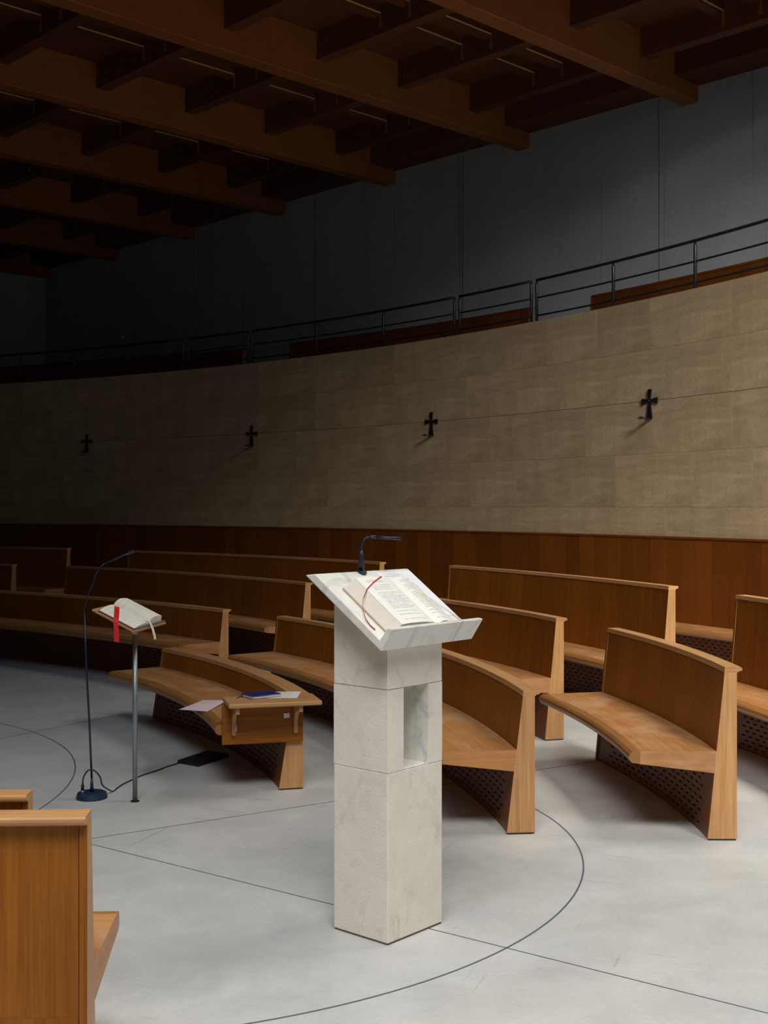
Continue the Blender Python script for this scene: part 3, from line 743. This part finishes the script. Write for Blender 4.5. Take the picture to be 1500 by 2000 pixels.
m = MB(); m.tube([lb + UP * .1355 + rt * .028, lb + UP * .136 + rt * .042, lb + UP * .1345 + rt * .058], [.005, .0068, .006], 12); m.build('joint', M['navy'], lamp, smooth=True)
m = MB(); m.tube([lb + UP * .135 + rt * .052, lb + UP * .128 + rt * .155], [.006, .0068], 12); m.build('lamp_head', M['navy'], lamp, smooth=True)

# ------------------------------------------------------------------ book stand with open bible
bN = Vector((-1.31, 6.40, 0.945)); bR = Vector((-1.186, 6.65, 0.968)); bL = Vector((-1.555, 6.521, 1.0527))
EX = (bR - bN).normalized(); EYv = (bL - bN); EYv = (EYv - EX * EYv.dot(EX)).normalized(); EN = EX.cross(EYv)
if EN.z < 0: EN = -EN
LXB, LYB = (bR - bN).length, (bL - bN).length
def bd(p, w, t=0.0): return bN + EX * p + EYv * w + EN * t
bs0 = Vector((-1.35, 6.615, 0))
stand = thing('book_stand', bs0, 'steel pole stand with a tilted wooden book board', 'book stand')
m = MB(); m.tube([bs0 + UP * .0, bs0 + UP * 0.93], 0.0135, 16); m.build('pole', M['steel'], stand, smooth=True)
m = MB(); m.tube([bs0, bs0 + UP * .004], 0.024, 18); m.build('floor_plate', M['railblk'], stand)
m = MB(); m.tube([bs0 + UP * .905, bs0 + UP * 0.965], 0.0175, 16); m.build('collar', M['steel'], stand, smooth=True)
m = MB(); m.box(bd(0, 0, -0.012), EX, EYv, EN, LXB, LYB, 0.012, grain=1); m.build('board', M['oak_u'], stand, bevel=0.002, seg=1)
m = MB(); m.box(bd(0.005, 0.004, 0), EX, EYv, EN, LXB - .015, 0.004, 0.012); m.build('ledge', M['steel'], stand)
bib = thing('open_bible', bd(0.1, 0.1, 0.0), 'open bible with broad red and cream ribbons on the pole stand', 'book')
g2 = 0.125
lft = [(0.014, 0.008), (0.05, 0.018), (0.09, 0.024), (0.115, 0.022), (g2, 0.012)]
rgt = [(g2, 0.012), (0.132, 0.030), (0.15, 0.044), (0.175, 0.050), (0.21, 0.046), (0.238, 0.040)]
open_book(bib, bd, EX, EYv, EN, (0.008, 0.246), lft, rgt, 0.012, 0.255, M['cover'], M['print_b'], 0.0006)
rr = [bd(0.118, 0.226, 0.0235), bd(0.09, 0.203, 0.0262), bd(0.05, 0.169, 0.0205), bd(0.012, 0.137, 0.0105), bd(-0.006, 0.122, 0.0)]
rr += [rr[-1] + Vector((0.002, 0, -0.03)), rr[-1] + Vector((0.004, 0.0, -0.06)), rr[-1] + Vector((0.003, 0, -0.085)), rr[-1] + Vector((0.005, 0, -0.105))]
m = MB(); m.strip(rr, 0.027, EX * .645 - EYv * .765); m.build('ribbon', M['red'], bib)['label'] = 'broad red bookmark ribbon'
cr = [bd(g2 + .006, 0.03, 0.028), bd(g2 + .006, 0.008, 0.026), bd(g2 + .012, -0.006, 0.008)]; e_ = cr[-1]
cr += [e_ + Vector((.01, -.01, -.022)), e_ + Vector((.018, -.014, -.05)), e_ + Vector((.022, -.016, -.07))]
m = MB(); m.strip(cr, 0.018, EX); m.build('ribbon', M['cream'], bib)['label'] = 'cream bookmark ribbon'

# ------------------------------------------------------------------ microphone stand
mb = Vector((-1.602, 6.69, 0))
mic = thing('microphone_stand', mb, 'thin blue-black microphone stand with round base and gooseneck beside the book stand', 'microphone stand')
m = MB(); m.tube([mb, mb + UP * .006, mb + UP * .03, mb + UP * .036], [.083, .085, .079, .068], 36); m.build('base', M['basemetal'], mic, smooth=False)
m = MB(); m.tube([mb + UP * .034, mb + UP * .07, mb + UP * .11], [.012, .009, .006], 12); m.build('socket', M['navy'], mic, smooth=True)
k_ = 6.69 / F_PX
px = lambda u, y: Vector(((u - 750) * k_, 6.69, EYE - (y - HORIZON) * k_))
m = MB(); m.tube([mb + UP * .1, px(174, 1400), px(168, 1290), px(165, 1200)], [.006, .0058, .0055, .005], 10); m.build('pole', M['navy'], mic, smooth=True)
m = MB(); m.tube([px(165, 1202), px(164.5, 1190), px(170, 1168), px(180, 1142), px(190, 1116), px(197, 1106), px(207, 1099)], .0042, 10); m.build('gooseneck', M['navy'], mic, smooth=True)
m = MB(); m.tube([px(205, 1100), px(225, 1092), px(240, 1085), px(262, 1078)], [.005, .007, .0055, .008], 12); m.build('microphone', M['navy'], mic, smooth=True)
xl = mb + Vector((-.042, -.035, .034))
m = MB(); m.tube([xl, xl + UP * .018], .009, 12); m.build('connector', M['steel'], mic, smooth=True)
m = MB(); m.tube([xl + UP * .017, xl + UP * .045, xl + UP * .055], [.0095, .0085, .005], 12); m.build('plug', M['black'], mic, smooth=True)
cpts = [xl + UP * .05, xl + Vector((.004, 0, .085)), xl + Vector((.022, .006, .118)), xl + Vector((.045, .012, .128)), xl + Vector((.07, .02, .112)), xl + Vector((.09, .03, .08)), xl + Vector((.096, .06, .03)), Vector((-1.520, 6.83, .004))]
cpts += [Vector((x, y, .0045)) for x, y in ((-1.512, 6.90), (-1.50, 7.0), (-1.47, 7.12), (-1.43, 7.25), (-1.37, 7.37), (-1.32, 7.50), (-1.24, 7.64))]
def smooth_path(pts, sub=5):
    out = []
    for i in range(len(pts) - 1):
        p0, p1, p2, p3 = pts[max(i - 1, 0)], pts[i], pts[i + 1], pts[min(i + 2, len(pts) - 1)]
        for k in range(sub):
            t = k / sub; out.append(0.5 * ((2 * p1) + (p2 - p0) * t + (2 * p0 - 5 * p1 + 4 * p2 - p3) * t * t + (3 * p1 - p0 - 3 * p2 + p3) * t ** 3))
    return out + [pts[-1]]
m = MB(); m.tube(smooth_path(cpts), .0042, 8); m.build('cable', M['navy'], mic, smooth=True)
# black cable mat / floor box under the low pew
m = MB(); fb = [(-1.29, 7.60), (-1.14, 7.49), (-0.99, 7.80), (-1.15, 7.90)]
P = [Vector((x, y, 0.0)) for x, y in fb] + [Vector((x * .98 - .02, y * .998 + .01, 0.022)) for x, y in fb]
m.add(P, [(3, 2, 1, 0), (4, 5, 6, 7), (0, 1, 5, 4), (1, 2, 6, 5), (2, 3, 7, 6), (3, 0, 4, 7)])
tag(m.build('floor_box', M['black'], bevel=0.004, seg=2), 'flat black floor box under the seat of the low pew, where the cable ends', 'floor box')

# ------------------------------------------------------------------ things lying on the low pew
zt = 0.5313
def flat(x, y, z=zt): return Vector((x, y, z))
nbc = flat(-0.70, 6.835)
nb = thing('notebook', nbc, 'dark blue clothbound notebook on the pew shelf arm', 'notebook')
na = Vector((0.135, 0.139, 0)).normalized(); nc = Vector((na.y, -na.x, 0))
nb0 = flat(-0.796, 6.85)
na = Vector((0.80, 0.60, 0)); nc = Vector((0.60, -0.80, 0))
nb0 = flat(-0.80, 6.845)
m = MB(); m.box(nb0, na, nc, UP, 0.185, 0.125, 0.0025); m.build('cover', M['blue'], nb)
m = MB(); m.box(nb0 + na * .004 + nc * .001 + UP * .0025, na, nc, UP, 0.177, 0.119, 0.014); m.build('page_block', M['pagecut'], nb)
m = MB(); m.box(nb0 + UP * .0165, na, nc, UP, 0.185, 0.125, 0.0025); m.box(nb0 + UP * .0, na, nc, UP, .185, .002, .017); m.build('cover', M['blue'], nb)
m = MB(); m.strip([nb0 + na * .02 + UP * .006, nb0 - na * .02 + nc * .01 + UP * .003, nb0 - na * .045 + nc * .03 + UP * .0012], 0.008, nc); m.build('ribbon', M['blue'], nb)
def quad_sheet(pts, z, name, mat, label, cat, thick=0.0007, lift=None):
    m = MB(); lf = lift or [0, 0, 0, 0]
    P = [Vector((x, y, z + l)) for (x, y), l in zip(pts, lf)]; P += [p + UP * thick for p in P]
    q4 = [(0, 0), (1, 0), (1, 1), (0, 1)]; e = [(0, 0)] * 4
    m.add(P, [(3, 2, 1, 0), (4, 5, 6, 7), (0, 1, 5, 4), (1, 2, 6, 5), (2, 3, 7, 6), (3, 0, 4, 7)], [e, q4, e, e, e, e])
    return tag(m.build(name, mat), label, cat)
quad_sheet([(-0.655, 6.80), (-0.485, 6.80), (-0.478, 7.04), (-0.66, 7.03)], zt, 'leaflet', M['leaf'], 'white printed leaflet on the pew shelf arm beside the blue notebook', 'paper')
quad_sheet([(-1.225, 7.293), (-1.046, 7.224), (-0.969, 7.568), (-1.133, 7.645)], 0.3855, 'leaflet', M['pink'], 'pale pink leaflet lying on the seat of the low pew', 'paper', lift=[0, 0, 0.012, 0])
